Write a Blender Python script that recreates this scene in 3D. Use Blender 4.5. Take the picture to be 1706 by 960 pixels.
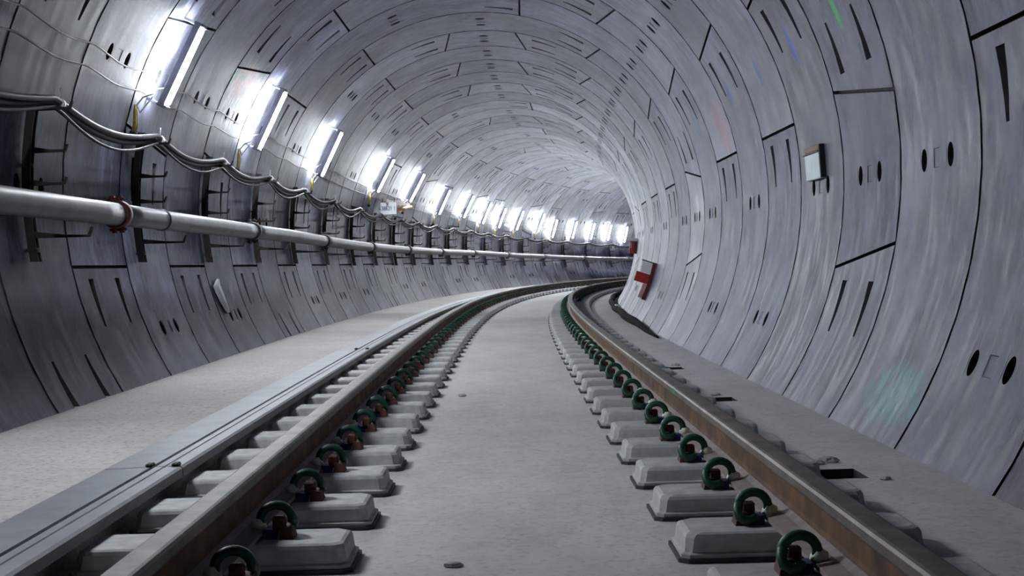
import bpy, math, random
from mathutils import Vector, Matrix
random.seed(7)
R_ = math.radians
sc = bpy.context.scene
for o in list(bpy.data.objects):
    bpy.data.objects.remove(o)
col = sc.collection

# ------------------------------------------------------------------ camera, world, exposure
CAM = dict(x=-0.001991, h=0.561979, yaw=0.001298, pitch=0.016702, roll=0.028175, f=2450.0)
cam = bpy.data.cameras.new('camera')
cam.sensor_width = 36.0
cam.sensor_fit = 'HORIZONTAL'
cam.lens = CAM['f'] * 36.0 / 1706.0
cam.clip_start = 0.05
cam.clip_end = 300
camo = bpy.data.objects.new('camera', cam)
col.objects.link(camo)
_fw = Vector((math.sin(CAM['yaw']), math.cos(CAM['yaw']), 0))
_rt = Vector((math.cos(CAM['yaw']), -math.sin(CAM['yaw']), 0))
_up = Vector((0, 0, 1))
_f2 = _fw * math.cos(CAM['pitch']) - _up * math.sin(CAM['pitch'])
_u2 = _fw * math.sin(CAM['pitch']) + _up * math.cos(CAM['pitch'])
_r3 = _rt * math.cos(CAM['roll']) - _u2 * math.sin(CAM['roll'])
_u3 = _rt * math.sin(CAM['roll']) + _u2 * math.cos(CAM['roll'])
camo.matrix_world = Matrix(((_r3.x, _u3.x, -_f2.x, CAM['x']), (_r3.y, _u3.y, -_f2.y, 0),
                            (_r3.z, _u3.z, -_f2.z, CAM['h']), (0, 0, 0, 1)))
sc.camera = camo
w = bpy.data.worlds.new('world')
sc.world = w
w.use_nodes = True
w.node_tree.nodes['Background'].inputs[0].default_value = (0.5, 0.6, 0.8, 1)
w.node_tree.nodes['Background'].inputs[1].default_value = 0.02
sc.view_settings.view_transform = 'Standard'
sc.view_settings.look = 'None'
sc.view_settings.exposure = 0.0
sc.view_settings.gamma = 1.0
sc.view_settings.use_curve_mapping = False
LAMP_STRENGTH = 440.0

# ------------------------------------------------------------------ track geometry: a right-hand transition curve
K0, K2, K3 = -0.001258, 0.104608, 0.123427
CX, CZ, RT = -0.282753, 1.01415, 2.219308
PITCH, S0 = 1.20992, 5.946491
ZF, ZW = -0.235, -0.118
TROLL = -0.8
SMIN, SMAX, DS = -14.0, 72.0, 0.02
_n = int(round((SMAX - SMIN) / DS)) + 1
_psi = [0.0] * _n
_x = [0.0] * _n
_y = [0.0] * _n


def _kap(s):
    if s < 0:
        return K0
    s = min(s, 62.0)
    return K0 + 2e-3 * K2 * s + 3e-5 * K3 * s * s


for _i in range(1, _n):
    _s = SMIN + _i * DS
    _psi[_i] = _psi[_i - 1] + _kap(_s) * DS
_i0 = int(round(-SMIN / DS))
_p0 = _psi[_i0]
_psi = [p - _p0 for p in _psi]
for _i in range(1, _n):
    _x[_i] = _x[_i - 1] + math.sin(_psi[_i]) * DS
    _y[_i] = _y[_i - 1] + math.cos(_psi[_i]) * DS
_xx, _yy = _x[_i0], _y[_i0]
_x = [a - _xx for a in _x]
_y = [a - _yy for a in _y]


def frame(s):
    t = (s - SMIN) / DS
    i = max(0, min(_n - 2, int(t)))
    f = t - i
    return (_psi[i] + f * (_psi[i + 1] - _psi[i]), _x[i] + f * (_x[i + 1] - _x[i]), _y[i] + f * (_y[i + 1] - _y[i]))


def P3(s, l, z):
    p, x, y = frame(s)
    return Vector((x + l * math.cos(p), y - l * math.sin(p), z))


def W3(s, th, d=0.0):
    """point at angle th (degrees, 0 = right, 90 = crown) d metres inside the lining"""
    a = R_(th)
    return P3(s, CX + (RT - d) * math.cos(a), CZ + (RT - d) * math.sin(a))


def WN(s, th):
    p = frame(s)[0]
    a = R_(th)
    return Vector((-math.cos(a) * math.cos(p), math.cos(a) * math.sin(p), -math.sin(a)))


def wall_matrix(s, th, d=0.0):
    p = frame(s)[0]
    ex = Vector((math.sin(p), math.cos(p), 0))
    ez = WN(s, th)
    ey = ez.cross(ex)
    o = W3(s, th, d)
    return Matrix(((ex.x, ey.x, ez.x, o.x), (ex.y, ey.y, ez.y, o.y), (ex.z, ey.z, ez.z, o.z), (0, 0, 0, 1)))


def track_matrix(s, l, z, mirror=False):
    p = frame(s)[0]
    o = P3(s, l, z)
    m = Matrix.Translation(o) @ Matrix.Rotation(-p, 4, 'Z')
    if mirror:
        m = m @ Matrix.Rotation(math.pi, 4, 'Z')
    return m


def lerp_table(tab, s):
    if s <= tab[0][0]:
        return tab[0][1]
    for (a, va), (b, vb) in zip(tab, tab[1:]):
        if s <= b:
            return va + (vb - va) * (s - a) / (b - a)
    return tab[-1][1]


PIPE_TH = [(15, 183.0), (21, 184.1), (37, 185.0), (45, 187.6), (51.5, 190.8), (60, 194.5)]


def dth(s):
    return lerp_table(PIPE_TH, s) - 183.0


# ------------------------------------------------------------------ mesh builder
class MB:
    def __init__(self):
        self.v, self.f, self.sm, self.mi = [], [], [], []
        self.uv, self.uv2, self.nrm = [], [], []      # per face lists (None or per-loop)

    def vert(self, p):
        self.v.append(tuple(p))
        return len(self.v) - 1

    def face(self, idx, smooth=False, mi=0, uv=None, uv2=None, n=None):
        self.f.append(tuple(idx))
        self.sm.append(smooth)
        self.mi.append(mi)
        self.uv.append(uv)
        self.uv2.append(uv2)
        self.nrm.append(n)

    def box(self, x0, x1, y0, y1, z0, z1, bev=0.0, M=None, mi=0):
        """box with chamfered edges"""
        b = min(bev, (x1 - x0) * .45, (y1 - y0) * .45, (z1 - z0) * .45)
        if b <= 0:
            pts = [(x, y, z) for x in (x0, x1) for y in (y0, y1) for z in (z0, z1)]
            k = [self.vert(M @ Vector(p) if M else p) for p in pts]
            for q in ((0, 1, 3, 2), (4, 6, 7, 5), (0, 4, 5, 1), (2, 3, 7, 6), (0, 2, 6, 4), (1, 5, 7, 3)):
                self.face([k[i] for i in q], mi=mi)
            return
        X, Y, Z = (x0, x1), (y0, y1), (z0, z1)
        K = {}
        for i in (0, 1):
            for j in (0, 1):
                for k in (0, 1):
                    cx, cy, cz = X[i], Y[j], Z[k]
                    ix, iy, iz = cx + (b if i == 0 else -b), cy + (b if j == 0 else -b), cz + (b if k == 0 else -b)
                    for a, p in enumerate(((cx, iy, iz), (ix, cy, iz), (ix, iy, cz))):
                        K[i, j, k, a] = self.vert(M @ Vector(p) if M else p)
        g = lambda *t: K[t]
        for i in (0, 1):
            q = [g(i, 0, 0, 0), g(i, 1, 0, 0), g(i, 1, 1, 0), g(i, 0, 1, 0)]
            self.face(q if i else q[::-1], mi=mi)
            q = [g(0, i, 0, 1), g(0, i, 1, 1), g(1, i, 1, 1), g(1, i, 0, 1)]
            self.face(q if i else q[::-1], mi=mi)
            q = [g(0, 0, i, 2), g(1, 0, i, 2), g(1, 1, i, 2), g(0, 1, i, 2)]
            self.face(q if i else q[::-1], mi=mi)
        for i in (0, 1):
            for j in (0, 1):
                fl = (i ^ j)
                q = [g(i, j, 0, 0), g(i, j, 0, 1), g(i, j, 1, 1), g(i, j, 1, 0)]
                self.face(q[::-1] if not fl else q, mi=mi)
                q = [g(i, 0, j, 0), g(i, 1, j, 0), g(i, 1, j, 2), g(i, 0, j, 2)]
                self.face(q[::-1] if not fl else q, mi=mi)
                q = [g(0, i, j, 1), g(1, i, j, 1), g(1, i, j, 2), g(0, i, j, 2)]
                self.face(q if not fl else q[::-1], mi=mi)
                for k in (0, 1):
                    q = [g(i, j, k, 0), g(i, j, k, 1), g(i, j, k, 2)]
                    self.face(q if (i + j + k) % 2 else q[::-1], mi=mi)

    def hexa(self, bot, top, mi=0):
        """frustum between two rings of the same length"""
        a = [self.vert(p) for p in bot]
        b = [self.vert(p) for p in top]
        n = len(a)
        for i in range(n):
            j = (i + 1) % n
            self.face((a[i], a[j], b[j], b[i]), mi=mi)
        self.face(a[::-1], mi=mi)
        self.face(b, mi=mi)

    def rings(self, rs, mi=0, cap=True, smooth=False):
        ids = [[self.vert(p) for p in r] for r in rs]
        n = len(ids[0])
        for A, B in zip(ids, ids[1:]):
            for i in range(n):
                j = (i + 1) % n
                self.face((A[i], A[j], B[j], B[i]), smooth=smooth, mi=mi)
        if cap:
            self.face(ids[0][::-1], mi=mi)
            self.face(ids[-1], mi=mi)

    def tube(self, pts, r, n=8, mi=0, cap=True, up=Vector((0, 0, 1)), smooth=True):
        pts = [Vector(p) for p in pts]
        rs = []
        prev = None
        for i, p in enumerate(pts):
            t = (pts[min(i + 1, len(pts) - 1)] - pts[max(i - 1, 0)]).normalized()
            if prev is None:
                a = t.cross(up)
                if a.length < 1e-3:
                    a = t.cross(Vector((1, 0, 0)))
                a.normalize()
            else:
                a = (prev - t * prev.dot(t)).normalized()
            prev = a
            b = t.cross(a)
            rr = r[i] if isinstance(r, (list, tuple)) else r
            rs.append([p + (a * math.cos(2 * math.pi * k / n) + b * math.sin(2 * math.pi * k / n)) * rr for k in range(n)])
        self.rings(rs, mi=mi, cap=cap, smooth=smooth)

    def sweep(self, prof, s0, s1, step, closed=True, smooth=False, mi=0, base=None):
        """sweep an (l, z) profile along the track"""
        k = max(1, int(round((s1 - s0) / step)))
        rs = []
        for i in range(k + 1):
            s = s0 + (s1 - s0) * i / k
            rs.append([P3(s, l, z) for l, z in prof])
        if closed:
            self.rings(rs, mi=mi, smooth=smooth)
        else:
            ids = [[self.vert(p) for p in r] for r in rs]
            for A, B in zip(ids, ids[1:]):
                for i in range(len(prof) - 1):
                    self.face((A[i], A[i + 1], B[i + 1], B[i]), smooth=smooth, mi=mi)

    def build(self, name, mats, parent=None, origin=None, fix=True):
        me = bpy.data.meshes.new(name)
        vs = self.v
        if origin is not None:
            o = Vector(origin)
            vs = [tuple(Vector(p) - o) for p in vs]
        me.from_pydata(vs, [], self.f)
        if not isinstance(mats, (list, tuple)):
            mats = [mats]
        for m in mats:
            me.materials.append(m)
        me.polygons.foreach_set('use_smooth', self.sm)
        me.polygons.foreach_set('material_index', self.mi)
        if any(u is not None for u in self.uv):
            l1 = me.uv_layers.new(name='Wall')
            l2 = me.uv_layers.new(name='Seg')
            a, b = [], []
            for f, u, u2 in zip(self.f, self.uv, self.uv2):
                for i in range(len(f)):
                    a += list(u[i]) if u else [0, 0]
                    b += list(u2) if u2 else [0.5, 0.5]
            l1.data.foreach_set('uv', a)
            l2.data.foreach_set('uv', b)
        me.update()
        if any(n is not None for n in self.nrm):
            nn = []
            for f, n in zip(self.f, self.nrm):
                for i in range(len(f)):
                    nn.append(n[i] if n else (0, 0, 0))
            me.normals_split_custom_set(nn)
        ob = bpy.data.objects.new(name, me)
        col.objects.link(ob)
        if parent is not None:
            ob.parent = parent
        return ob


def tag(o, label=None, cat=None, group=None, kind=None):
    if label:
        o['label'] = label
    if cat:
        o['category'] = cat
    if group:
        o['group'] = group
    if kind:
        o['kind'] = kind
    return o


def empty(name, label, cat, matrix=None, group=None):
    e = bpy.data.objects.new(name, None)
    e.empty_display_size = 0.1
    col.objects.link(e)
    if matrix is not None:
        e.matrix_world = matrix
    return tag(e, label, cat, group)


def copy_thing(src, matrix, label, group=None):
    c = src.copy()
    col.objects.link(c)
    c.matrix_world = matrix
    c['label'] = label
    if group:
        c['group'] = group
    elif 'group' in c:
        del c['group']
    for ch in list(src.children):
        d = ch.copy()
        col.objects.link(d)
        d.parent = c
        for g in list(ch.children):
            e = g.copy()
            col.objects.link(e)
            e.parent = d
    return c


ORD = ['first', 'second', 'third', 'fourth', 'fifth', 'sixth', 'seventh', 'eighth', 'ninth', 'tenth', 'eleventh',
       'twelfth', 'thirteenth', 'fourteenth', 'fifteenth', 'sixteenth', 'seventeenth', 'eighteenth', 'nineteenth', 'twentieth',
       'twenty-first', 'twenty-second', 'twenty-third', 'twenty-fourth', 'twenty-fifth']


# ------------------------------------------------------------------ materials
class NT:
    def __init__(self, name):
        self.m = bpy.data.materials.new(name)
        self.m.use_nodes = True
        self.t = self.m.node_tree
        self.b = self.t.nodes['Principled BSDF']

    def n(self, typ, **kw):
        nd = self.t.nodes.new(typ)
        for k, v in kw.items():
            if k.startswith('i_'):
                key = k[2:]
                nd.inputs[int(key) if key.isdigit() else key].default_value = v
            else:
                setattr(nd, k, v)
        return nd

    def l(self, a, b):
        self.t.links.new(a, b)

    def math(self, op, a, b=None, clamp=False):
        nd = self.n('ShaderNodeMath', operation=op, use_clamp=clamp)
        for i, x in enumerate((a, b)):
            if x is None:
                continue
            if isinstance(x, (int, float)):
                nd.inputs[i].default_value = x
            else:
                self.l(x, nd.inputs[i])
        return nd.outputs[0]

    def mix(self, fac, a, b, blend='MIX'):
        nd = self.n('ShaderNodeMix', data_type='RGBA', blend_type=blend)
        for i, x in ((0, fac), (6, a), (7, b)):
            if isinstance(x, (int, float)):
                nd.inputs[i].default_value = x
            elif isinstance(x, tuple):
                nd.inputs[i].default_value = x + ((1,) if len(x) == 3 else ())
            else:
                self.l(x, nd.inputs[i])
        return nd.outputs[2]

    def noise(self, vec, scale, detail=4, rough=.55):
        nd = self.n('ShaderNodeTexNoise')
        nd.inputs['Scale'].default_value = scale
        nd.inputs['Detail'].default_value = detail
        nd.inputs['Roughness'].default_value = rough
        if vec is not None:
            self.l(vec, nd.inputs['Vector'])
        return nd.outputs['Fac']

    def ramp(self, x, a, b, lo=0.0, hi=1.0):
        nd = self.n('ShaderNodeMapRange')
        self.l(x, nd.inputs[0])
        for i, v in zip((1, 2, 3, 4), (a, b, lo, hi)):
            nd.inputs[i].default_value = v
        return nd.outputs[0]

    def scalevec(self, vec, sx, sy, sz=1):
        nd = self.n('ShaderNodeMapping')
        nd.inputs['Scale'].default_value = (sx, sy, sz)
        self.l(vec, nd.inputs['Vector'])
        return nd.outputs[0]

    def bump(self, h, strength, dist):
        nd = self.n('ShaderNodeBump')
        nd.inputs['Strength'].default_value = strength
        nd.inputs['Distance'].default_value = dist
        self.l(h, nd.inputs['Height'])
        self.l(nd.outputs[0], self.b.inputs['Normal'])


def simple(name, c, rough=.6, metal=0.0, var=.25, scale=12, spec=.5, c2=None, bump=0.0):
    t = NT(name)
    tc = t.n('ShaderNodeTexCoord').outputs['Object']
    nz = t.noise(tc, scale, 5)
    lo = tuple(x * (1 - var) for x in c)
    hi = c2 if c2 else tuple(min(1, x * (1 + var)) for x in c)
    t.l(t.mix(t.ramp(nz, .3, .7), lo, hi), t.b.inputs['Base Color'])
    t.b.inputs['Roughness'].default_value = rough
    t.b.inputs['Metallic'].default_value = metal
    t.b.inputs['Specular IOR Level'].default_value = spec
    if bump:
        t.bump(nz, bump, .01)
    return t.m


# paint marks sprayed on the lining: centre (s, theta), half size in metres along s / round the wall, colour, strength
PAINT = [(7.78, 22.6, .05, .13, (.01, .36, .10), 1, 0), (8.98, 21.9, .05, .15, (.01, .08, .42), 1, 0),
         (10.2, 21.8, .045, .11, (.01, .10, .36), .95, 0), (11.5, 22.0, .045, .10, (.01, .10, .30), .9, 0),
         (13.69, 21.2, .06, .14, (.02, .14, .3), .8, 0),
         (12.4, 17.5, .34, .28, (.42, .10, .13), .55, 1), (6.35, -28.6, .46, .15, (.03, .36, .30), .7, 1),
         (12.55, 151.5, .50, .30, (.66, .64, .68), .9, 1), (12.5, 149.0, .42, .17, (.45, .03, .07), 1, 1), (12.9, 152.0, .10, .22, (.45, .05, .09), .9, 1),
         (10.0, 199.5, .10, .24, (.02, .035, .06), .85, 1), (9.8, 195.5, .16, .09, (.02, .025, .03), .8, 1),
         (10.25, 201.5, .06, .20, (.30, .38, .45), .55, 1)]


def lining_material():
    t = NT('segment_concrete')
    uv = t.n('ShaderNodeUVMap', uv_map='Wall').outputs[0]
    sg = t.n('ShaderNodeUVMap', uv_map='Seg').outputs[0]
    sep = t.n('ShaderNodeSeparateXYZ')
    t.l(sg, sep.inputs[0])
    r1, r2 = sep.outputs[0], sep.outputs[1]
    off = t.n('ShaderNodeVectorMath', operation='ADD')
    sc7 = t.n('ShaderNodeVectorMath', operation='SCALE')
    sc7.inputs['Scale'].default_value = 37.0
    t.l(sg, sc7.inputs[0])
    t.l(uv, off.inputs[0])
    t.l(sc7.outputs[0], off.inputs[1])
    v = off.outputs[0]
    streak = t.noise(t.scalevec(v, 12, 2.6), 1.0, 8, .7)       # wiped along the hoop direction
    fine = t.noise(t.scalevec(v, 44, 12), 1.0, 4, .65)
    cloud = t.noise(v, 1.5, 8, .66)
    blot = t.noise(t.scalevec(v, 5.0, 2.4), 1.0, 8, .72)
    c = t.mix(t.ramp(cloud, .40, .60), (.062, .065, .097), (.168, .174, .245))
    c = t.mix(t.ramp(blot, .50, .62, 0, .8), c, (.033, .034, .050))
    c = t.mix(t.ramp(streak, .38, .54, .7, 0), c, (.033, .034, .050))
    c = t.mix(t.ramp(streak, .54, .68, 0, .6), c, (.30, .305, .39))
    c = t.mix(t.ramp(fine, .56, .70, 0, .5), c, (.27, .275, .35))
    tone = t.ramp(r1, 0, 1, .66, 1.25)
    hsv = t.n('ShaderNodeHueSaturation')
    t.l(c, hsv.inputs['Color'])
    t.l(tone, hsv.inputs['Value'])
    c = hsv.outputs[0]
    spx = t.n('ShaderNodeSeparateXYZ')
    t.l(uv, spx.inputs[0])
    S, T = spx.outputs[0], spx.outputs[1]
    rag = t.noise(t.scalevec(uv, 14, 5), 1.0, 4, .7)
    brk = t.noise(t.scalevec(uv, 34, 9), 1.0, 3, .7)
    for (s, th, hs, ht, rgb, st, soft) in PAINT:
        a = t.math('DIVIDE', t.math('SUBTRACT', S, s), hs)
        b = t.math('DIVIDE', t.math('SUBTRACT', T, R_(th) * RT), ht)
        d = t.math('SQRT', t.math('ADD', t.math('MULTIPLY', a, a), t.math('MULTIPLY', b, b)))
        d = t.math('ADD', d, t.math('MULTIPLY', t.math('SUBTRACT', rag, .5), 1.7 if soft else .9))
        m = t.ramp(d, .75, 1.05, st, 0.0)
        if soft:
            m = t.math('MULTIPLY', m, t.ramp(brk, .38, .62))
        c = t.mix(m, c, rgb)
    t.l(c, t.b.inputs['Base Color'])
    rg = t.ramp(streak, .3, .7, .38, .62)
    t.l(t.math('ADD', rg, t.math('MULTIPLY', r2, .06)), t.b.inputs['Roughness'])
    t.b.inputs['Specular IOR Level'].default_value = .15
    h = t.math('ADD', t.math('MULTIPLY', streak, .6), t.math('MULTIPLY', fine, .25))
    t.bump(h, .16, .005)
    return t.m


def slab_material(name, lo, hi, dust, scale, stretch=(1, 1), grain=.5):
    t = NT(name)
    geo = t.n('ShaderNodeNewGeometry').outputs['Position']
    v = t.scalevec(geo, stretch[0], stretch[1])
    a = t.noise(v, scale, 6, .62)
    b = t.noise(geo, 45, 4, .6)
    g = t.noise(geo, 9, 5, .65)
    c = t.mix(t.ramp(a, .3, .7), lo, hi)
    c = t.mix(t.ramp(g, .45, .75, 0, .6), c, dust)
    c = t.mix(t.ramp(b, .52, .66, 0, grain), c, tuple(x * .45 for x in lo))
    t.l(c, t.b.inputs['Base Color'])
    t.b.inputs['Roughness'].default_value = .8
    t.b.inputs['Specular IOR Level'].default_value = .3
    t.bump(t.math('ADD', a, t.math('MULTIPLY', b, .4)), .35, .006)
    return t.m


def emit(name, c, s):
    t = NT(name)
    t.b.inputs['Base Color'].default_value = (.9, .9, .9, 1)
    t.b.inputs['Emission Color'].default_value = c + (1,)
    t.b.inputs['Emission Strength'].default_value = s
    return t.m


M = {}
M['lining'] = lining_material()
M['gap'] = simple('gasket_and_pit_shade', (.012, .012, .014), .8)  # black joint gasket; also stands for the shade inside the floor pits
M['pocket'] = simple('pocket_concrete', (.055, .056, .062), .85)
M['socket'] = simple('dark_socket', (.006, .006, .007), .7)  # near-black insides of the bolt holes
M['floor'] = slab_material('track_slab', (.52, .51, .49), (.68, .665, .645), (.72, .70, .68), 1.6, (2.2, .8), .35)
M['walk'] = slab_material('dusty_walkway', (.46, .43, .40), (.60, .57, .535), (.66, .62, .58), 1.2, (1, 1), .6)
M['block'] = simple('sleeper_concrete', (.50, .50, .48), .75, var=.2, scale=22, bump=.2)
M['boot'] = simple('rubber_boot', (.05, .05, .05), .7)
M['railtop'] = simple('worn_rail_head', (.125, .098, .075), .55, .15, .3, 9, c2=(.215, .175, .14))
M['rust'] = simple('rusty_web', (.060, .027, .012), .8, 0, .5, 9, c2=(.185, .088, .030))
M['foot'] = simple('dusty_rail_foot', (.30, .245, .23), .75, 0, .2, 20)
M['strip'] = simple('dull_aluminium', (.17, .175, .195), .55, .2, .2, 6)
M['strip_dark'] = simple('dark_groove', (.03, .03, .035), .8)  # dark line along the groove of the edging strip
M['spring'] = simple('green_spring', (.007, .065, .034), .5, 0, .45, 30)
M['toe'] = simple('pale_insulator', (.78, .85, .72), .5, 0, .15, 40)
M['shoulder'] = simple('rusty_shoulder', (.10, .035, .022), .75, 0, .4, 40)
M['blue'] = simple('blue_insulator', (.02, .035, .16), .5, 0, .3, 40)
M['pipe'] = simple('galvanised_pipe', (.12, .122, .135), .48, .15, .3, 5)
M['clamp'] = simple('red_brown_clamp', (.10, .018, .016), .55)
M['clampdark'] = simple('dark_clamp', (.03, .028, .028), .55)
M['rack'] = simple('rusty_steel', (.016, .011, .009), .7, .1, .5, 16)
M['racknew'] = simple('brown_oxide_steel', (.13, .055, .045), .7, .1, .4, 16)
M['cable'] = simple('black_cable', (.014, .014, .017), .6)
M['cablegrey'] = simple('grey_cable', (.06, .06, .07), .55)
M['hose'] = simple('black_hose', (.006, .006, .007), .9, spec=.08)
M['wire'] = simple('pale_wire', (.17, .155, .14), .5)
M['wireblack'] = simple('dark_wire', (.03, .028, .028), .5)
M['tie'] = simple('white_tie', (.75, .76, .78), .5)
M['yellow'] = simple('yellow_plastic', (.62, .43, .03), .5, 0, .3, 50)
M['housing'] = simple('lamp_housing', (.16, .165, .20), .5)
M['tube'] = emit('lit_tube', (.88, .94, 1.0), LAMP_STRENGTH)
M['white'] = simple('white_sheet', (.72, .75, .78), .6, 0, .1, 8)
M['print'] = simple('violet_print', (.10, .09, .22), .6)
M['red'] = simple('red_paint', (.42, .018, .02), .5, 0, .3, 14)
M['darkred'] = simple('dark_red_steel', (.10, .008, .012), .5)
M['pinkish'] = simple('faded_red', (.48, .28, .27), .6)
M['orange'] = simple('orange_tape', (.72, .30, .05), .5)
M['redtape'] = simple('red_tape', (.55, .06, .07), .5, 0, .5, 20, c2=(.75, .35, .33))
M['mint'] = simple('mint_board', (.55, .66, .66), .55, 0, .12, 10)
M['black'] = simple('black_edge', (.01, .01, .012), .6)
M['brown'] = simple('brown_stain', (.22, .14, .07), .7)

# ------------------------------------------------------------------ the lining: rings of precast segments
KEYS = {-1: 157.5, 1: 0, 3: 157.5, 5: 157.5, 7: 0, 9: 90, 11: 90, 13: 90}


def key_of(i):
    if i % 2 == 0:
        return 45.0
    if i in KEYS:
        return KEYS[i]
    return [157.5, 0.0, 90.0][(i * 7 // 2) % 3]


GAP = .010
GDEP = .035


def build_lining(i0, i1):
    parts = {'wall_right': MB(), 'ceiling': MB(), 'wall_left': MB()}
    LO, HI = -41.0, 219.0
    for i in range(i0, i1):
        sa, sb = S0 + i * PITCH, S0 + (i + 1) * PITCH
        K = key_of(i)
        # joints going round from the key; each is (near angle, far angle)
        J = [(K - 9.7, K - 12.9), (K + 9.7, K + 12.9)]
        J += [(K + 11.25 + 67.5 * k,) * 2 for k in range(1, 5)]
        segs = [(J[0], J[1], 'key')]
        seq = [J[1]] + J[2:] + [(J[0][0] + 360, J[0][1] + 360)]
        for k in range(5):
            segs.append((seq[k], seq[k + 1], k))
        for (ja, jb, kind) in segs:
            for turn in (-360, 0, 360):
                a0, a1 = ja[0] + turn + TROLL, ja[1] + turn + TROLL
                b0, b1 = jb[0] + turn + TROLL, jb[1] + turn + TROLL
                if max(b0, b1) < LO or min(a0, a1) > HI:
                    continue
                rnd = (random.random(), random.random())
                panel(parts, sa, sb, a0, a1, b0, b1, kind, rnd, LO, HI)
        # the groove floor behind the joints
        th = LO
        while th < HI - .01:
            t2 = min(HI, th + 5)
            mb = pick(parts, (th + t2) / 2)
            q = [W3(sa - GAP - .004, th, -GDEP), W3(sa + GAP + .004, th, -GDEP), W3(sa + GAP + .004, t2, -GDEP), W3(sa - GAP - .004, t2, -GDEP)]
            mb.face([mb.vert(p) for p in q][::-1], mi=1)
            th = t2
    for nm, mb in parts.items():
        o = mb.build(nm, [M['lining'], M['gap'], M['pocket'], M['socket']])
        o['kind'] = 'structure'
    return parts


def pick(parts, th):
    return parts['wall_right'] if th < 56.25 else parts['ceiling'] if th < 123.75 else parts['wall_left']


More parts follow.
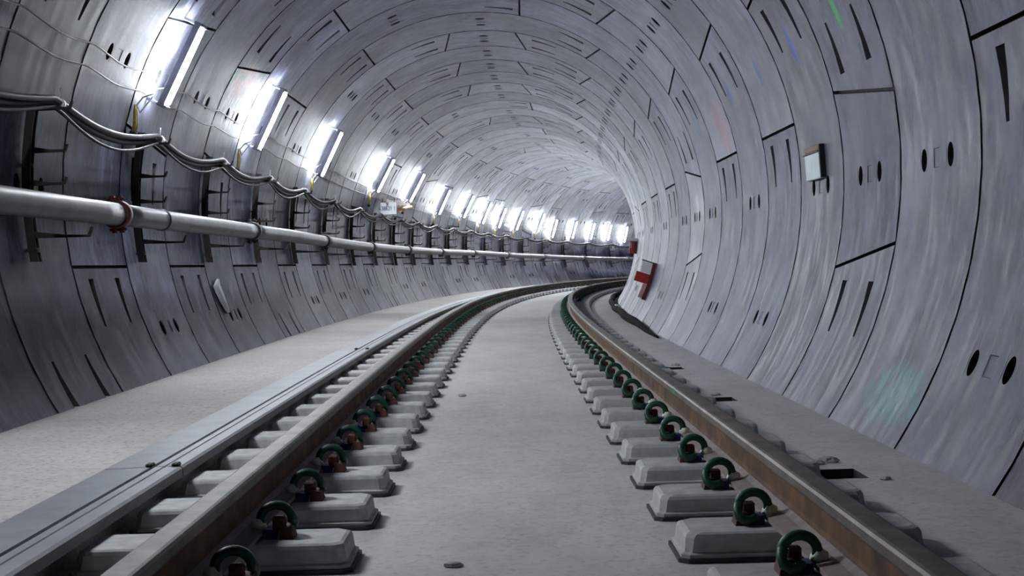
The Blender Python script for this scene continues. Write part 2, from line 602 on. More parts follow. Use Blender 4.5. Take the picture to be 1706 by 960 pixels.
def panel(parts, sa, sb, a0, a1, b0, b1, kind, rnd, LO, HI):
    e0, e1 = sa + GAP, sb - GAP
    ga = math.degrees(GAP / RT)
    fr = lambda s: (s - sa) / (sb - sa)
    lo_at = lambda s: a0 + (a1 - a0) * fr(s) + ga
    hi_at = lambda s: b0 + (b1 - b0) * fr(s) - ga
    alo, bhi = max(a0, a1) + ga, min(b0, b1) - ga
    mid = (a0 + a1 + b0 + b1) / 4
    rows = []          # (t_start, t_end, type)
    slots_hi = kind in (3, 4, 2)      # toward the joint at the upper end: segments on the minus side of the key
    slots_lo = kind in (0, 1, 2)
    # segment list order k = 0.. going + from the key; the joints shared by k and k+1 carry pockets on one side only
    feats = []
    if kind != 'key':
        if kind in (0, 1, 2):
            feats.append((alo + 1.6, alo + 9.2, 'slotlo'))
        if kind in (2, 3, 4):
            feats.append((bhi - 9.2, bhi - 1.6, 'slothi'))
    feats.append((mid - 1.75, mid + 1.75, 'hole'))
    feats.sort()
    cuts = [alo + .3]
    for f in feats:
        pass
    # plain rows between features
    def plain(t0, t1):
        n = max(1, int(math.ceil((t1 - t0) / 2.5)))
        for k in range(n):
            rows.append((t0 + (t1 - t0) * k / n, t0 + (t1 - t0) * (k + 1) / n, 'plain'))
    rows.append((None, alo + .4, 'first'))
    t = alo + .4
    for f in feats:
        if f[0] > t:
            plain(t, f[0])
        rows.append(f)
        t = f[1]
    plain(t, bhi - .4)
    rows.append((bhi - .4, None, 'last'))

    def quad(mb, pts, mi=0, surf=True):
        ids = [mb.vert(W3(s, th, d)) for s, th, d in pts]
        uv = [(s, R_(th) * RT) for s, th, d in pts]
        n = [WN(s, th) for s, th, d in pts] if surf else None
        mb.face(ids, smooth=surf, mi=mi, uv=uv, uv2=rnd, n=n)

    def surf(mb, s0, s1, t0, t1, t0b=None, t1b=None):
        quad(mb, [(s0, t0, 0), (s0, t1, 0), (s1, t1 if t1b is None else t1b, 0), (s1, t0 if t0b is None else t0b, 0)])

    for (t0, t1, ty) in rows:
        tm = ((t0 if t0 is not None else lo_at(sa)) + (t1 if t1 is not None else hi_at(sa))) / 2
        if tm < LO or tm > HI:
            continue
        mb = pick(parts, tm)
        if ty == 'plain':
            surf(mb, e0, e1, t0, t1)
        elif ty == 'first':
            quad(mb, [(e0, lo_at(e0), 0), (e0, t1, 0), (e1, t1, 0), (e1, lo_at(e1), 0)])
            quad(mb, [(e0, lo_at(e0), -GDEP), (e0, lo_at(e0), 0), (e1, lo_at(e1), 0), (e1, lo_at(e1), -GDEP)], 1, False)
            quad(mb, [(e0, lo_at(e0) - 2 * ga, -GDEP), (e0, lo_at(e0), -GDEP), (e1, lo_at(e1), -GDEP), (e1, lo_at(e1) - 2 * ga, -GDEP)], 1, False)
        elif ty == 'last':
            quad(mb, [(e0, t0, 0), (e0, hi_at(e0), 0), (e1, hi_at(e1), 0), (e1, t0, 0)])
            quad(mb, [(e1, hi_at(e1), -GDEP), (e1, hi_at(e1), 0), (e0, hi_at(e0), 0), (e0, hi_at(e0), -GDEP)], 1, False)
        elif ty.startswith('slot'):
            N = 3
            wide, nar = .052, .018
            dw, dn = .085, .012
            hiend = ty == 'slothi'
            c1, c2 = sa + .262 * PITCH, sa + .742 * PITCH
            for k in range(N):
                u0, u1 = k / N, (k + 1) / N
                q0, q1 = (u0, u1) if hiend else (1 - u0, 1 - u1)     # 1 = wide end
                ta, tb = t0 + (t1 - t0) * u0, t0 + (t1 - t0) * u1
                w0, w1 = nar + (wide - nar) * q0, nar + (wide - nar) * q1
                d0, d1 = -(dn + (dw - dn) * q0), -(dn + (dw - dn) * q1)
                quad(mb, [(e0, ta, 0), (e0, tb, 0), (c1 - w1, tb, 0), (c1 - w0, ta, 0)])
                quad(mb, [(c1 + w0, ta, 0), (c1 + w1, tb, 0), (c2 - w1, tb, 0), (c2 - w0, ta, 0)])
                quad(mb, [(c2 + w0, ta, 0), (c2 + w1, tb, 0), (e1, tb, 0), (e1, ta, 0)])
                for c in (c1, c2):
                    f = .8
                    quad(mb, [(c - w0 * f, ta, d0), (c - w1 * f, tb, d1), (c + w1 * f, tb, d1), (c + w0 * f, ta, d0)], 2, False)
                    quad(mb, [(c - w0, ta, 0), (c - w1, tb, 0), (c - w1 * f, tb, d1), (c - w0 * f, ta, d0)], 2, False)
                    quad(mb, [(c + w1, tb, 0), (c + w0, ta, 0), (c + w0 * f, ta, d0), (c + w1 * f, tb, d1)], 2, False)
            for c in (c1, c2):
                for (te, wd, dd, fl) in ((t0, nar if hiend else wide, dn if hiend else dw, 0), (t1, wide if hiend else nar, dw if hiend else dn, 1)):
                    q = [(c - wd, te, 0), (c - wd * .8, te, -dd), (c + wd * .8, te, -dd), (c + wd, te, 0)]
                    quad(mb, q if not fl else q[::-1], 2, False)
        elif ty == 'hole':
            hs, ht = .056, (t1 - t0) / 2
            tc = (t0 + t1) / 2
            h1, h2 = sa + .345 * PITCH, sa + .675 * PITCH
            m0, m1 = sa + .51 * PITCH - .048, sa + .51 * PITCH + .048
            surf(mb, e0, h1 - hs, t0, t1)
            surf(mb, h1 + hs, m0, t0, t1)
            surf(mb, m1, h2 - hs, t0, t1)
            surf(mb, h2 + hs, e1, t0, t1)
            # cast square mark between the holes
            tq = 1.15
            surf(mb, m0, m1, t0, tc - tq)
            surf(mb, m0, m1, tc + tq, t1)
            D = -.003
            quad(mb, [(m0 + .004, tc - tq + .1, D), (m0 + .004, tc + tq - .1, D), (m1 - .004, tc + tq - .1, D), (m1 - .004, tc - tq + .1, D)])
            o4 = [(m0, tc - tq), (m0, tc + tq), (m1, tc + tq), (m1, tc - tq)]
            i4 = [(m0 + .004, tc - tq + .1), (m0 + .004, tc + tq - .1), (m1 - .004, tc + tq - .1), (m1 - .004, tc - tq + .1)]
            for k in range(4):
                j = (k + 1) % 4
                quad(mb, [o4[k] + (0,), o4[j] + (0,), i4[j] + (D,), i4[k] + (D,)], 0, False)
            for hc in (h1, h2):
                ell, rec = [], []
                for k in range(16):
                    p = -2 * math.pi * k / 16
                    cx, cy = math.cos(p), math.sin(p)
                    m = max(abs(cx), abs(cy))
                    rec.append((hc + hs * cx / m, tc + ht * cy / m))
                    ell.append((hc + hs * .80 * cx, tc + ht * .80 * cy))
                for k in range(16):
                    j = (k + 1) % 16
                    quad(mb, [rec[k] + (0,), rec[j] + (0,), ell[j] + (0,), ell[k] + (0,)])
                    quad(mb, [ell[k] + (0,), ell[j] + (0,), ell[j] + (-.14,), ell[k] + (-.14,)], 3, False)
                quad(mb, [e + (-.14,) for e in ell], 3, False)
    # edges along the ring joints
    n = 10
    for (e, side, fl) in ((e0, 0, 0), (e1, 1, 1)):
        ta, tb = lo_at(e), hi_at(e)
        nn = max(2, int((tb - ta) / 5))
        for k in range(nn):
            q0, q1 = ta + (tb - ta) * k / nn, ta + (tb - ta) * (k + 1) / nn
            if (q0 + q1) / 2 < LO or (q0 + q1) / 2 > HI:
                continue
            mb = pick(parts, (q0 + q1) / 2)
            pts = [(e, q0, 0), (e, q0, -GDEP), (e, q1, -GDEP), (e, q1, 0)]
            quad(mb, pts if not fl else pts[::-1], 1, False)


build_lining(-13, 53)

# ------------------------------------------------------------------ track slab with its small open pits, walkway
LWALL_F = CX - math.sqrt(RT ** 2 - (ZF - CZ) ** 2)
RWALL_F = CX + math.sqrt(RT ** 2 - (ZF - CZ) ** 2)
LWALL_W = CX - math.sqrt(RT ** 2 - (ZW - CZ) ** 2)
PITS = [(5.20, 5.44), (8.13, 8.37), (10.58, 10.80)]
PL0, PL1 = 1.115, 1.265
fl = MB()
WE = -1.235


def floor_strip(l0, l1, s0, s1, z=ZF):
    k = max(1, int((s1 - s0) / .6))
    for i in range(k):
        a, b = s0 + (s1 - s0) * i / k, s0 + (s1 - s0) * (i + 1) / k
        fl.face([fl.vert(p) for p in (P3(a, l0, z), P3(a, l1, z), P3(b, l1, z), P3(b, l0, z))])


FS0, FS1 = -9.5, 69.0
floor_strip(WE - .02, PL0, FS0, FS1)
floor_strip(PL1, RWALL_F + .03, FS0, FS1)
prev = FS0
for a, b in PITS + [(FS1, FS1)]:
    floor_strip(PL0, PL1, prev, a)
    if b > a:
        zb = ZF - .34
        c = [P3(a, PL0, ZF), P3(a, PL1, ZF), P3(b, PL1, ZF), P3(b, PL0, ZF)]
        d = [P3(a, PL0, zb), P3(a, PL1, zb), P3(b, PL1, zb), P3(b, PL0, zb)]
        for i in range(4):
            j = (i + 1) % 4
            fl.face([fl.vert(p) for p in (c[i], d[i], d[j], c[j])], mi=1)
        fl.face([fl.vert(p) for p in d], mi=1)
    prev = b
fo = fl.build('floor', [M['floor'], M['gap']])  # pit insides near-black: the shade of their depth put into the colour
fo['kind'] = 'structure'
wk = MB()
wk.sweep([(LWALL_W - .03, ZW + .012), (-1.9, ZW + .004), (-1.5, ZW - .002), (WE, ZW - .004), (WE, ZF - .01)], FS0, FS1, .6, closed=False)
wo = wk.build('walkway', M['walk'])
wo['kind'] = 'structure'
# fix orientation of the walkway faces (upwards)
wo.data.flip_normals()

# ------------------------------------------------------------------ running rails
RS0, RS1 = -6.0, 66.0


def make_rail(side, name, label):
    c = .7525 * side
    e = empty(name, label, 'rail', Matrix.Translation(P3(0, c, ZF)))
    org = P3(0, c, ZF)
    hd = [(-.035, -.010), (-.031, -.003), (-.024, -.0005), (.0, .0), (.024, -.0005), (.031, -.003), (.035, -.010), (.035, -.030),
          (.031, -.037), (.011, -.046), (-.011, -.046), (-.031, -.037), (-.035, -.030)]
    wb = [(-.009, -.044), (.009, -.044), (.0075, -.06), (.0075, -.105), (.012, -.122), (-.012, -.122), (-.0075, -.105), (-.0075, -.06)]
    ft = [(-.013, -.118), (.013, -.118), (.03, -.128), (.075, -.137), (.075, -.149), (-.075, -.149), (-.075, -.137), (-.03, -.128)]
    for nm, pr, m in (('rail_head', hd, 'railtop'), ('rail_web', wb, 'rust'), ('rail_foot', ft, 'foot')):
        mb = MB()
        mb.sweep([(c + x, z) for x, z in pr][::-1], RS0, RS1, .5)
        o = mb.build(nm, M[m], e, org)
        if nm == 'rail_web':
            o['label'] = 'rusty orange-brown web'
    return e


make_rail(-1, 'running_rail', 'left brown steel running rail curving away, beside the dusty walkway')
make_rail(1, 'running_rail', 'right brown steel running rail with rusty web and green spring clips')
# green paint dab on the right rail's head
pm = MB()
for ds, dz, ln in ((0, -.017, .05), (.05, -.021, .035)):
    a = 6.42 + ds
    q = []
    for k in range(9):
        an = 2 * math.pi * k / 9
        rr = 1 + .35 * math.sin(3 * an + ds * 40)
        q.append(P3(a + ln * rr * math.cos(an), .7525 - .0356, dz + .012 * rr * math.sin(an)))
    k1 = [pm.vert(p) for p in q]
    k2 = [pm.vert(p + Vector((.0012, 0, 0))) for p in q]
    pm.face(k1)
    pm.face(k2[::-1])
    for k in range(9):
        pm.face((k1[k], k2[k], k2[(k + 1) % 9], k1[(k + 1) % 9]))
po = pm.build('paint_dab', simple('green_paint', (.02, .25, .08), .5), None, P3(6.42, .717, -.02))
po.location = P3(6.42, .717, -.02)
tag(po, 'small green paint dab on the inner head of the right running rail', 'paint mark')

# ------------------------------------------------------------------ sleeper blocks in rubber boots


def make_block(x0, x1):
    """block with its lateral extent x0..x1 about the rail, local y along the track, z = 0 on the slab"""
    def ring(ix, hy, z, ch):
        a, b = x0 + ix, x1 - ix
        return [Vector(p) for p in ((a + ch, -hy, z), (b - ch, -hy, z), (b, -hy + ch, z), (b, hy - ch, z), (b - ch, hy, z), (a + ch, hy, z), (a, hy - ch, z), (a, -hy + ch, z))]
    mb = MB()
    mb.rings([ring(0, .138, .012, .02), ring(0, .138, .022, .02), ring(.010, .129, .026, .018), ring(.014, .124, .062, .020), ring(.019, .118, .071, .022), ring(.028, .109, .0755, .026)])
    bt = MB()
    bt.rings([ring(-.008, .146, .0005, .024), ring(-.008, .146, .0115, .024)])
    return mb, bt


BT, BT0 = .628444, 3.965
blkR = empty('sleeper_block', '', 'sleeper')
b_, k_ = make_block(.435 - .7525, 1.085 - .7525)
b_.build('concrete_block', M['block'], blkR)
k_.build('rubber_boot', M['boot'], blkR)
blkL = empty('sleeper_block', '', 'sleeper')
b_, k_ = make_block(-1.165 + .7525, -.435 + .7525)
b_.build('concrete_block', M['block'], blkL)
k_.build('rubber_boot', M['boot'], blkL)


def block_label(k, side):
    if k == 0:
        return 'pale concrete sleeper block under the %s rail, nearest the camera and cut by the frame' % side
    if k < 14:
        return 'pale concrete sleeper block under the %s rail, %s from the camera' % (side, ORD[k])
    return 'small far concrete sleeper block under the %s rail, beyond the fourteenth' % side


def lay_blocks(src, side, lc, smax, first):
    k = 0
    used = False
    i = first
    while True:
        s = BT0 + i * BT
        if s > smax:
            break
        m = track_matrix(s, lc, ZF)
        g = ('far sleeper blocks under the %s rail' % side) if k >= 14 else None
        if not used:
            src.matrix_world = m
            src['label'] = block_label(k, side)
            used = True
        else:
            copy_thing(src, m, block_label(k, side), g)
        k += 1
        i += 1


lay_blocks(blkR, 'right', .7525, 56, -1)
lay_blocks(blkL, 'left', -.7525, 56, -1)


# ------------------------------------------------------------------ spring clips (local +x points to the rail, origin at foot edge on the block)
def clip_paths():
    main = []
    # big visible loop: rises out of the shoulder, arches over and lands on the rail foot
    for k in range(13):
        a = math.pi * (1.06 - 1.12 * k / 12)
        main.append(Vector((-.033 + .042 * math.cos(a), -.012 + .012 * k / 12, .046 + .040 * math.sin(a))))
    low = [Vector(p) for p in ((-.071, -.014, .058), (-.078, -.024, .042), (-.076, -.040, .026), (-.062, -.048, .018), (-.044, -.044, .018), (-.030, -.034, .022))]
    return main, low


clip = empty('rail_clip', '', 'rail clip')
main, low = clip_paths()
mb = MB()
mb.tube(main, .0125, 10)
mb.tube(low, .0125, 8)
mb.build('spring', M['spring'], clip)
mb = MB()
pth = [Vector((.000, .002, .042)), Vector((.012, .002, .034)), Vector((.030, .002, .029))]
mb.tube(pth, [.017, .021, .016], 10)
mb.build('insulator', M['toe'], clip)
mb = MB()
mb.hexa([(-.085, -.035, .0), (-.045, -.035, .0), (-.045, .04, .0), (-.085, .04, .0)], [(-.078, -.028, .030), (-.050, -.028, .034), (-.050, .034, .034), (-.078, .034, .030)])
mb.box(-.062, -.026, -.002, .022, .02, .060, .006)
mb.build('shoulder', M['shoulder'], clip)
mb = MB()
mb.hexa([(-.040, -.034, .0), (-.006, -.034, .0), (-.006, .034, .0), (-.040, .034, .0)], [(-.030, -.028, .024), (-.005, -.028, .026), (-.005, .028, .026), (-.030, .028, .024)])
mb.build('side_post', M['blue'], clip)
# a single-mesh copy of the clip for the far ones
far = MB()
for mb_, m_ in (('spring', 0), ('insulator', 1), ('shoulder', 2), ('side_post', 3)):
    ch = [c for c in clip.children if c.name.split('.')[0] == mb_][0]
    base = len(far.v)
    for v in ch.data.vertices:
        far.v.append(tuple(v.co))
    for p in ch.data.polygons:
        far.face([base + i for i in p.vertices], p.use_smooth, m_)
clipfar = far.build('rail_clip', [M['spring'], M['toe'], M['shoulder'], M['blue']])
clipfar['category'] = 'rail clip'


def lay_clips(side, inner, first, smax, cap_near):
    global clip_used, far_used
    sgn = 1 if side == 'right' else -1
    edge = sgn * .7525 + (-.075 if (inner == (sgn > 0)) else .075)
    mirror = not (inner == (sgn > 0))
    where = 'inner' if inner else 'outer'
    k = 0
    i = first
    while BT0 + i * BT < smax:
        s = BT0 + i * BT
        m = track_matrix(s, edge, ZF + .0755, mirror)
        if k == 0:
            lab = 'green spring rail clip on the %s side of the %s rail, nearest the camera' % (where, side)
        elif k < cap_near:
            lab = 'green spring rail clip on the %s side of the %s rail, %s from the camera' % (where, side, ORD[k])
        else:
            lab = 'small far spring clip on the %s side of the %s rail' % (where, side)
        g = None if k < cap_near else 'far clips on the %s side of the %s rail' % (where, side)
        if k < 24:
            if not clip_used:
                clip.matrix_world = m
                tag(clip, lab, None, g)
                clip_used = True
            else:
                copy_thing(clip, m, lab, g)
        else:
            if not far_used:
                clipfar.matrix_world = m
                tag(clipfar, lab, None, g)
                far_used = True
            else:
                copy_thing(clipfar, m, lab, g)
        k += 1
        i += 1


clip_used = far_used = False
lay_clips('right', True, -1, 32, 14)
lay_clips('left', True, -1, 46, 10)


def lay_far_outer():
    i = 36
    while BT0 + i * BT < 50:
        s = BT0 + i * BT
        copy_thing(clipfar, track_matrix(s, .7525 + .075, ZF + .0755, True), 'tiny spring clip on the outer side of the right rail, round the bend', 'clips on the outer side of the right rail round the bend')
        i += 1


lay_far_outer()

# ------------------------------------------------------------------ metal edging on the walkway
cuts = [-1.85, 5.06, 12.0, 18.9, 25.8, 32.7, 39.6, 46.5, 53.4]
prof = [(-1.405, ZW + .001), (-1.405, ZW + .010), (-1.245, ZW + .014), (-1.240, ZW + .004), (-1.232, ZW + .004), (-1.227, ZW + .015), (-1.20, ZW + .015), (-1.197, ZW + .012),
        (-1.190, ZW + .012), (-1.187, ZW + .015), (-1.145, ZW + .014), (-1.135, ZW + .008), (-1.135, ZW - .022), (-1.145, ZW - .022), (-1.145, ZW + .001)]
for k, (a, b) in enumerate(zip(cuts, cuts[1:])):
    org = P3(a, -1.25, ZW)
    lab = 'grooved grey metal edging strip along the walkway, %s length from the camera' % ORD[k] if k else 'grooved grey metal edging strip along the walkway, nearest length running out of the frame'
    e = empty('edging_strip', lab, 'edging strip', Matrix.Translation(org))
    mb = MB()
    mb.sweep(prof[::-1], a + .006, b - .006, .5)
    mb.build('strip_profile', M['strip'], e, org)
    mb = MB()
    mb.sweep([(-1.2415, ZW + .0042), (-1.2305, ZW + .0042), (-1.2305, ZW + .0062), (-1.2415, ZW + .0062)][::-1], a + .006, b - .006, .5)
    mb.build('groove_line', M['strip_dark'], e, org)
    if k in (1, 2):
        mb = MB()
        for dl in (-1.25, -1.16):
            mb.box(-.012, .012, -.02, .03, .0, .012, .004, M=track_matrix(a + .01, dl, ZW + .0135))
        mb.build('joint_clip', M['rack'], e, org)

# ------------------------------------------------------------------ the pipe on the left wall
PD, PR = .25, .066
pcuts = [-5.0, -.35, 4.1, 8.56, 13.01, 17.64, 22.2, 26.8, 31.4, 36.0, 40.6, 45.2, 49.8, 54.4, 59.0]


def ppos(s):
    return W3(s, lerp_table(PIPE_TH, s), PD)


for k, (a, b) in enumerate(zip(pcuts, pcuts[1:])):
    org = ppos(a)
    if b < 6:
        continue
    kk = k - 2
    lab = ('grey metal pipe length on the left wall brackets, %s from the camera' % ORD[kk]) if kk else 'grey metal pipe length on the left wall brackets, nearest and cut by the frame'
    e = empty('water_pipe', lab, 'pipe', Matrix.Translation(org))
    mb = MB()
    n = int((b - a) / .35)
    mb.tube([ppos(a + (b - a) * i / n) for i in range(n + 1)], PR, 20)
    mb.build('pipe_barrel', M['pipe'], e, org)
    mb = MB()
    s = b

    def collar(s0, hw, r, mb):
        p0, p1 = ppos(s0 - hw), ppos(s0 + hw)
        t = (p1 - p0) / 2
        c = (p0 + p1) / 2
        mb.tube([c - t, c - t * .8, c + t * .8, c + t], [r - .008, r, r, r - .008], 20)
    collar(b, .045, PR + .018, mb)
    # bolt lugs above and below
    c = ppos(b)
    t = (ppos(b + .05) - ppos(b - .05)).normalized()
    nrm = WN(b, lerp_table(PIPE_TH, b))
    tu = t.cross(nrm)
    o = mb.build('pipe_coupling', M['clamp'] if k == 2 else M['clampdark'], e, org)
    o['label'] = 'red-brown bolted coupling' if k == 2 else 'dark bolted coupling'
    for sg in (1, -1):
        mb = MB()
        q = c + tu * sg * (PR + .022)
        mb.tube([q - nrm * .05, q + nrm * .05], .009, 6)
        mb.tube([q - nrm * .022 - tu * sg * .02, q - nrm * .022 + tu * sg * .02], .016, 6)
        mb.tube([q + nrm * .022 - tu * sg * .02, q + nrm * .022 + tu * sg * .02], .016, 6)
        mb.build('bolt', M['clamp'] if k == 2 else M['clampdark'], o, org)
    if k in (3,):
        mb = MB()
        collar(9.64, .022, PR + .006, mb)
        mb.build('joint_band', M['clampdark'], e, org)

# ------------------------------------------------------------------ cable brackets (local frame: x along the track, y up the wall, z inwards)
brk = empty('cable_bracket', '', 'cable bracket')


def wy(th, c=178.0):
    return (c - th) * R_(1) * RT      # up the wall is smaller angle on the left wall


def wz(y):
    return RT - math.sqrt(RT * RT - y * y)      # chord correction towards the inside


Y0, Y1 = wy(189.6), wy(167.2)
mb = MB()
n = 10
for (xa, xb, za, zb) in ((-.030, -.024, .012, .052), (.024, .030, .012, .052), (-.030, .030, .008, .013)):
    rs = []
    for i in range(n + 1):
        y = Y0 + (Y1 - Y0) * i / n
        z = wz(y)
        rs.append([(xa, y, z + za), (xb, y, z + za), (xb, y, z + zb), (xa, y, z + zb)])
    mb.rings(rs)
mb.build('post', M['rack'], brk)
mb = MB()
for y in (Y0 + .06, Y0 + .5, Y1 - .06):
    mb.tube([(0, y, wz(y)), (0, y, wz(y) + .06)], .011, 6)
    mb.tube([(0, y, wz(y) + .014), (0, y, wz(y) + .026)], .02, 6)
mb.build('anchor_bolt', M['racknew'], brk)


def arm_mesh(y, ln, tip):
    mb = MB()
    z0 = wz(y) + .03
    mb.rings([[(-.022, y - .018, z0), (.022, y - .018, z0), (.022, y + .018, z0), (-.022, y + .018, z0)],
              [(-.016, y - .012, z0 + ln * .6), (.016, y - .012, z0 + ln * .6), (.016, y + .003, z0 + ln * .6), (-.016, y + .003, z0 + ln * .6)],
              [(-.012, y - .008, z0 + ln), (.012, y - .008, z0 + ln), (.012, y + .004, z0 + ln), (-.012, y + .004, z0 + ln)]])
    mb.rings([[(-.012, y - .006, z0 + ln - .012), (.012, y - .006, z0 + ln - .012), (.012, y - .006, z0 + ln + .004), (-.012, y - .006, z0 + ln + .004)],
              [(-.010, y + tip, z0 + ln + .008), (.010, y + tip, z0 + ln + .008), (.010, y + tip, z0 + ln + .018), (-.010, y + tip, z0 + ln + .018)]])
    return mb


for th in (168.9, 174.6, 179.0):
    arm_mesh(wy(th), .19, .032).build('arm', M['rack'], brk)
yc = wy(186.0)
o = arm_mesh(yc, .30, .045).build('pipe_cradle', M['rack'], brk)

bs = [5.35, 7.66, 9.9, 12.1, 14.4, 16.7, 19.2, 21.75, 24.2]
while bs[-1] < 57:
    bs.append(bs[-1] + 2.42)
BRK = bs
vis = 0
for k, s in enumerate(bs):
    if s < 6.5:
        continue
    m = wall_matrix(s, 178.0 + dth(s))
    lab = 'rusty cable bracket with upturned arms on the left wall, %s from the camera' % (ORD[vis] if vis else 'nearest')
    if vis == 0:
        brk.matrix_world = m
        brk['label'] = lab
    else:
        copy_thing(brk, m, lab)
    vis += 1

# ------------------------------------------------------------------ cables slung over the brackets
CS0, CS1 = 3.0, 58.0


def cable_th(s, sag_at, sag):
    ks = [2.9] + BRK
    for a, b in zip(ks, ks[1:]):
        if a <= s <= b:
            u = (s - a) / (b - a)
            return sag_at + sag * (4 * u * (1 - u)) ** 1.15 + dth(s)
    return sag_at + dth(s)


def sling(th0, sag, d, r, name, mat, label, wob=0.0, ph=0.0, ties=False):
    pts = []
    s = CS0
    while s < CS1:
        pts.append(W3(s, cable_th(s, th0, sag) + wob * math.sin(s * 2.1 + ph), d + .25 * wob * R_(1) * math.sin(s * 1.3 + ph)))
        s += .16 if s < 26 else .3
    org = pts[0]
    if not ties:
        mb = MB()
        mb.tube(pts, r, 8)
        o = mb.build(name, M[mat], None, org)
        o.location = org
        tag(o, label, 'cable')
        return o
    e = empty(name, label, 'cable', Matrix.Translation(org))
    mb = MB()
    mb.tube(pts, r, 10)
    mb.build('cable_sheath', M[mat], e, org)
    for sb in BRK[1:8]:
        for off in (.10,):
            mb = MB()
            p = W3(sb + off, cable_th(sb + off, th0, sag) + .3, d - .006)
            t = (W3(sb + off + .05, 170, d) - W3(sb + off, 170, d)).normalized()
            mb.tube([p - t * .022, p - t * .018, p + t * .018, p + t * .022], [.027, .031, .031, .027], 12)
            mb.tube([p + Vector((0, 0, .03)), p + t * .03 + Vector((0, 0, .085))], .004, 5)
            mb.build('cable_tie', M['tie'], e, org)
    return e


sling(166.9, 2.2, .135, .017, 'power_cable', 'cablegrey', 'grey power cable slung in waves over the left wall brackets, topmost of the bundle', ties=True)
sling(167.7, 2.3, .115, .020, 'power_cable', 'cable', 'thick black power cable just under the grey one on the left wall brackets', .12, .5)
sling(168.4, 2.9, .145, .009, 'power_cable', 'cable', 'thin black cable drooping lowest under the bundle on the left wall', .35, 1.7)

# ------------------------------------------------------------------ lamps
LAMPS = [(5.0, 153.2), (9.9, 153.2), (13.53, 153.4), (17.65, 153.5), (23.1, 151.5), (27.2, 151.0), (31.45, 153.9), (34.87, 153.2), (37.62, 155.4), (39.85, 157.2),
         (42.2, 157.8), (44.9, 158.0), (46.7, 162.5), (49.0, 162.8), (51.0, 163.5), (52.8, 164.3), (54.5, 166.0), (57.0, 167.5)]
lamp = empty('tube_lamp', '', 'lamp')
HL = .275
mb = MB()
mb.tube([(0, -HL, .150), (0, -HL + .006, .150), (0, HL - .006, .150), (0, HL, .150)], [.026, .030, .030, .026], 14)
mb.build('light_tube', M['tube'], lamp)
for xa in (-.062, .056):  # rails shaped as baffles to keep the tube's light off the left wall
    mb = MB()
    mb.box(xa, xa + .006, -HL - .03, HL + .03, .114, .158, .001)
    mb.build('side_rail', M['housing'], lamp)
for sg in (-1, 1):
    mb = MB()
    mb.box(-.062, .062, sg * (HL + .022) - .012, sg * (HL + .022) + .012, .105, .176, .006)
    mb.build('end_cap', M['housing'], lamp)
    mb = MB()
    mb.box(-.012, .012, sg * (HL + .022) - .010, sg * (HL + .022) + .010, .0, .106, .002)
    mb.build('wall_bracket', M['housing'], lamp)
vis = 0
for k, (s, th) in enumerate(LAMPS):
    m = wall_matrix(s, th)
    if s < 8:
        lab = 'lit tube lamp on the left wall, just outside the frame, upper left of the camera'
        g = 'tube lamps outside the frame'
    else:
        lab = 'lit white tube lamp on the left wall, %s from the camera' % (ORD[vis] if vis else 'largest and nearest')
        g = None
        vis += 1
    if k == 0:
        lamp.matrix_world = m
        tag(lamp, lab, None, g)
    else:
        copy_thing(lamp, m, lab, g)

# thin supply wires of the lamps
for (th0, amp, d, mat, lab) in ((157.0, .55, .02, 'wire', 'thin pale wire strung along the left wall, upper of the two lamp wires'),
                                (160.4, .45, .02, 'wireblack', 'thin dark wire strung along the left wall, lower of the two lamp wires')):
    pts = []
    s = 3.0
    ks = [2.0] + [S0 + i * PITCH for i in range(-2, 44)]
    while s < 50:
        u = ((s - S0) / PITCH) % 1.0
        near = min(abs(s - a) for a, _ in LAMPS)
        bend = 1.6 * max(0, 1 - near / .35)
        pts.append(W3(s, th0 + amp * 4 * u * (1 - u) + .15 * math.sin(5 * s) + (bend if th0 < 158 else 0) + dth(s) * 1.1, d + .012 * math.sin(3.1 * s) ** 2))
        s += .12 if s < 20 else .3
    mb = MB()
    mb.tube(pts, .0055, 6)
    o = mb.build('lamp_wire', M[mat], None, pts[0])
    o.location = pts[0]
    tag(o, lab, 'wire')

# yellow connectors hanging under the lamps
plug = empty('lamp_connector', '', 'cable connector')
rr = random.Random(3)
mb = MB()
for q in range(4):
    x = -.03 + .02 * q
    mb.tube([(x + .01, .0, .02), (x - .006 + rr.uniform(-.01, .01), -.05, .035), (x + .012 + rr.uniform(-.01, .01), -.11, .045), (x + .02 * (q - 1.5) * .5 + .015, -.17, .05)], [.007, .010, .010, .006], 6)
mb.build('yellow_tape', M['yellow'], plug)
mb = MB()
mb.box(-.024, .028, -.205, -.165, .03, .075, .008)
mb.build('plug_body', M['black'], plug)
mb = MB()
mb.tube([(.0, .10, .11), (-.03, .06, .06), (-.015, .0, .03), (.03, -.04, .05), (.055, .02, .07), (.04, .08, .1)], .006, 6)
mb.build('lead', M['tie'], plug)
first = True
for k, (s, th) in enumerate([l for l in LAMPS if l[0] > 8][:12]):
    m = wall_matrix(s - .28 if k < 2 else s + .1, th + 9.6)
    lab = 'yellow taped cable connector dangling below the %s lamp on the left wall' % ('nearest' if k == 0 else ORD[k])
    if first:
        plug.matrix_world = m
        plug['label'] = lab
        first = False
    else:
        copy_thing(plug, m, lab)

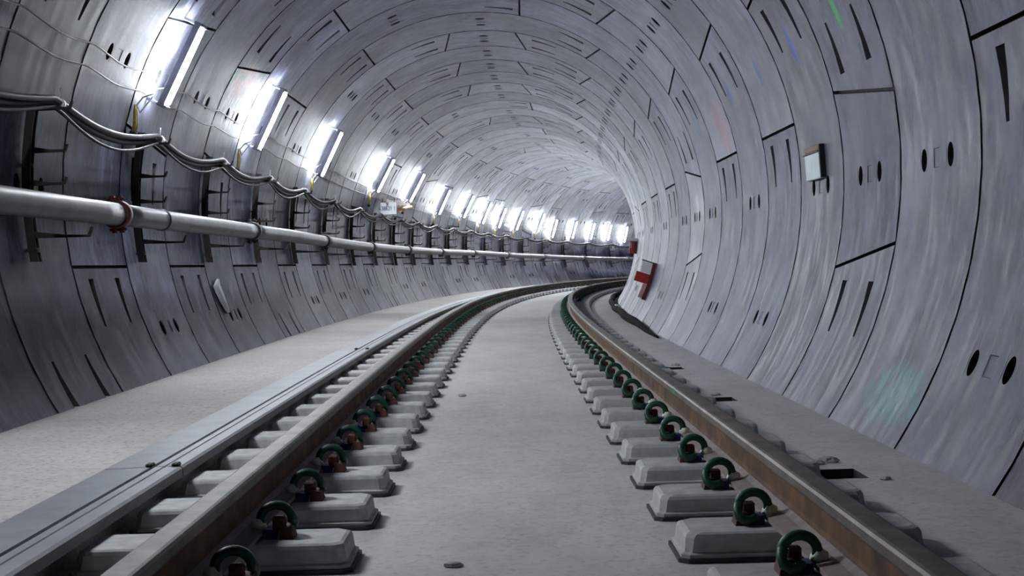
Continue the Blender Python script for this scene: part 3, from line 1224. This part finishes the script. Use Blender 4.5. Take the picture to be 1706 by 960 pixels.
# ------------------------------------------------------------------ sign plate and the red tape above it
sm = wall_matrix(24.6, 164.8, .15)
p_ = frame(24.6)[0]
o_ = W3(24.6, 165.0, .17)
sgm = Matrix.Translation(o_) @ Matrix.Rotation(-p_, 4, 'Z') @ Matrix.Rotation(R_(90 - 4), 4, 'X')
sign = empty('distance_sign', 'white sign plate with dark violet digits hanging above the cables on the left wall', 'sign', sgm)
mb = MB()
mb.box(-.135, .135, -.10, .10, -.006, .0, .002)
plate = mb.build('plate', M['white'], sign)
mb = MB()
mb.box(-.155, -.137, -.02, .0, -.02, .0, .0)
mb.tube([(-.10, .098, -.004), (-.10, .16, -.03), (-.10, .19, -.10)], .005, 6)
mb.tube([(.10, .098, -.004), (.10, .16, -.03), (.10, .19, -.10)], .005, 6)
mb.build('hanger', M['wireblack'], sign)
cu = bpy.data.curves.new('digits', 'FONT')
cu.body = '38621 1'
cu.size = .098
cu.extrude = .001
cu.offset = .0022
cu.align_x = 'CENTER'
cu.align_y = 'CENTER'
tmp = bpy.data.objects.new('tmp', cu)
col.objects.link(tmp)
dg = bpy.context.evaluated_depsgraph_get()
me = bpy.data.meshes.new_from_object(tmp.evaluated_get(dg))
bpy.data.objects.remove(tmp)
w_ = max(v.co.x for v in me.vertices) - min(v.co.x for v in me.vertices)
for v in me.vertices:
    v.co.x *= .225 / w_
me.materials.clear()
me.materials.append(M['print'])
dgo = bpy.data.objects.new('digits', me)
col.objects.link(dgo)
dgo.parent = plate
dgo.location = (0, -.004, .0012)

tp = MB()
rs = []
for i in range(13):
    u = i / 12
    s = 24.3 + 2.9 * u
    a, b = 160.9 - 1.2 * u + .5 * math.sin(u * 9), 163.2 - 1.5 * u + .4 * math.sin(u * 7)
    rs.append([W3(s, a, .14), W3(s, b, .145), W3(s + .01, b, .152), W3(s + .01, a, .147)])
tp.rings(rs)
o = tp.build('warning_tape', M['redtape'], None, W3(24.3, 162, .14))
o.location = W3(24.3, 162, .14)
tag(o, 'red and white warning tape stretched between two lamps above the white sign', 'tape')
mb = MB()
mb.tube([W3(25.9, 164.3, .16), W3(26.5, 163.2, .17), W3(27.0, 161.8, .17), W3(27.4, 161.4, .16)], [.03, .034, .034, .03], 6)
o = mb.build('orange_strap', M['orange'], None, W3(25.9, 164, .16))
o.location = W3(25.9, 164, .16)
tag(o, 'short orange strap hanging just right of the white sign', 'strap')

# white sheet hanging on the lower left wall
mb = MB()
a_, b_ = [], []
for (s0, s1, th) in ((12.30, 12.40, 193.4), (12.08, 12.38, 195.0), (12.10, 12.42, 196.6), (12.16, 12.42, 198.8), (12.22, 12.40, 200.6), (12.27, 12.37, 201.2)):
    a_.append([W3(s0, th, .012), W3((s0 + s1) / 2, th, .022), W3(s1, th, .010), W3(s1, th, .008), W3((s0 + s1) / 2, th, .020), W3(s0, th, .010)])
mb.rings(a_)
o = mb.build('plastic_sheet', M['white'], None, W3(12.2, 197, .01))
o.location = W3(12.2, 197, .01)
tag(o, 'narrow white plastic sheet stuck to the lower left wall below the pipe', 'sheet')

# ------------------------------------------------------------------ right wall: board, red fixtures, hose
bm = wall_matrix(9.0, 3.0)
bd = empty('wall_board', 'small pale mint board box with black edge and brown top on the right wall', 'box', bm)
# on the right wall local x = along the track, y points down the wall, z inwards
mb = MB()
mb.box(-.15, .26, -.055, .105, .004, .034, .004)
mb.build('face_panel', M['mint'], bd)
mb = MB()
mb.box(-.175, -.150, -.10, .10, .0, .034, .003)
mb.build('edge_frame', M['black'], bd)
mb = MB()
mb.box(-.15, .24, -.100, -.064, .0, .036, .004)
mb.build('top_rail', M['brown'], bd)
mb = MB()
mb.box(-.15, .30, -.063, -.055, .0, .040, .001)
mb.build('slot', M['black'], bd)

b1 = wall_matrix(19.45, -19.5)
rb = empty('red_bracket', 'red steel bracket with a white label panel standing on the lower right wall', 'bracket', b1)


def wyr(th, c):
    return (c - th) * R_(1) * RT


def curved_box(mb, x0, x1, tha, thb, z0, z1, c):
    rs = []
    for i in range(5):
        th = tha + (thb - tha) * i / 4
        y = wyr(th, c)
        zc = wz(y)
        rs.append([(x0, y, zc + z0), (x1, y, zc + z0), (x1, y, zc + z1), (x0, y, zc + z1)])
    mb.rings(rs)


mb = MB()
curved_box(mb, -.02, .02, -13.2, -26.4, .0, .05, -19.5)
mb.build('post', M['darkred'], rb)
mb = MB()
curved_box(mb, -.006, .012, -13.7, -17.5, .05, .185, -19.5)
mb.build('label_panel', M['white'], rb)
mb = MB()
curved_box(mb, -.012, .03, -17.6, -21.0, .05, .235, -19.5)
mb.build('red_panel', M['red'], rb)
mb = MB()
curved_box(mb, -.006, .012, -21.1, -26.0, .05, .105, -19.5)
mb.build('lower_panel', M['pinkish'], rb)
mb = MB()
curved_box(mb, -.02, .03, -13.25, -13.6, .0, .20, -19.5)
mb.build('top_edge', M['black'], rb)

b2 = wall_matrix(26.0, -5.6)
rx = empty('red_box', 'small red box with white top on the right wall where it turns out of sight', 'box', b2)
mb = MB()
mb.box(-.04, .04, -.09, .13, .0, .05, .004)
mb.build('side_plate', M['darkred'], rx)
mb = MB()
mb.box(-.03, .08, -.09, .13, .05, .13, .004)
mb.build('body', M['red'], rx)
mb = MB()
mb.box(-.05, .09, -.14, -.092, .0, .17, .004)
mb.build('lid', M['white'], rx)
mb = MB()
mb.box(-.036, -.030, -.06, .04, .095, .125, .001)
mb.build('label_strip', M['pinkish'], rx)

mb = MB()
hp = []
s = 14.8
rad = []
while s < 47:
    l = RWALL_F - .07 - .012 * math.sin(s * 1.7) - (.02 if s > 18 else .02 * (s - 14.8) / 3.2)
    r = .05 if s > 18 else .010 + .04 * (s - 14.8) / 3.2
    hp.append(P3(s, l, ZF + r + .002))
    rad.append(r)
    s += .3
mb.tube(hp, rad, 10)
e = empty('drain_hose', 'black hose lying along the foot of the right wall round the bend', 'hose', Matrix.Translation(hp[0]))
mb.build('hose_body', M['hose'], e, hp[0])
mb = MB()
mb.tube([P3(22.6, RWALL_F - .075, ZF + .054), P3(23.3, RWALL_F - .075, ZF + .054)], .056, 10)
o = mb.build('white_clamp', M['tie'], e, hp[0])

# crumbs of concrete on the slab
rk = random.Random(11)
CR = [(3.87, -.166, .018), (8.9, -.288, .02), (5.62, 1.21, .03), (5.58, 1.16, .022), (5.15, 1.31, .016), (8.5, 1.19, .02), (10.95, 1.24, .022)]
names = ['chip of concrete lying between the rails close to the camera', 'chip of concrete lying between the rails near the left sleeper ends',
         'pale lump of rubble behind the first open pit right of the track', 'smaller pale lump of rubble beside the first open pit',
         'thin crumb of rubble in front of the first open pit right of the track', 'crumb of rubble behind the second open pit right of the track',
         'crumb of rubble behind the third open pit right of the track']
for (s, l, r), lab in zip(CR, names):
    mb = MB()
    rs = []
    for k, (zz, q) in enumerate(((0, .8), (.25, 1.0), (.6, .75), (.8, .3))):
        rs.append([Vector((r * q * (1 + rk.uniform(-.25, .25)) * math.cos(2 * math.pi * j / 7) * 1.5, r * q * (1 + rk.uniform(-.25, .25)) * math.sin(2 * math.pi * j / 7), zz * r)) for j in range(7)])
    mb.rings(rs)
    o = mb.build('stone_chip', M['block'])
    o.matrix_world = track_matrix(s, l, ZF + .0005)
    tag(o, lab, 'stone')
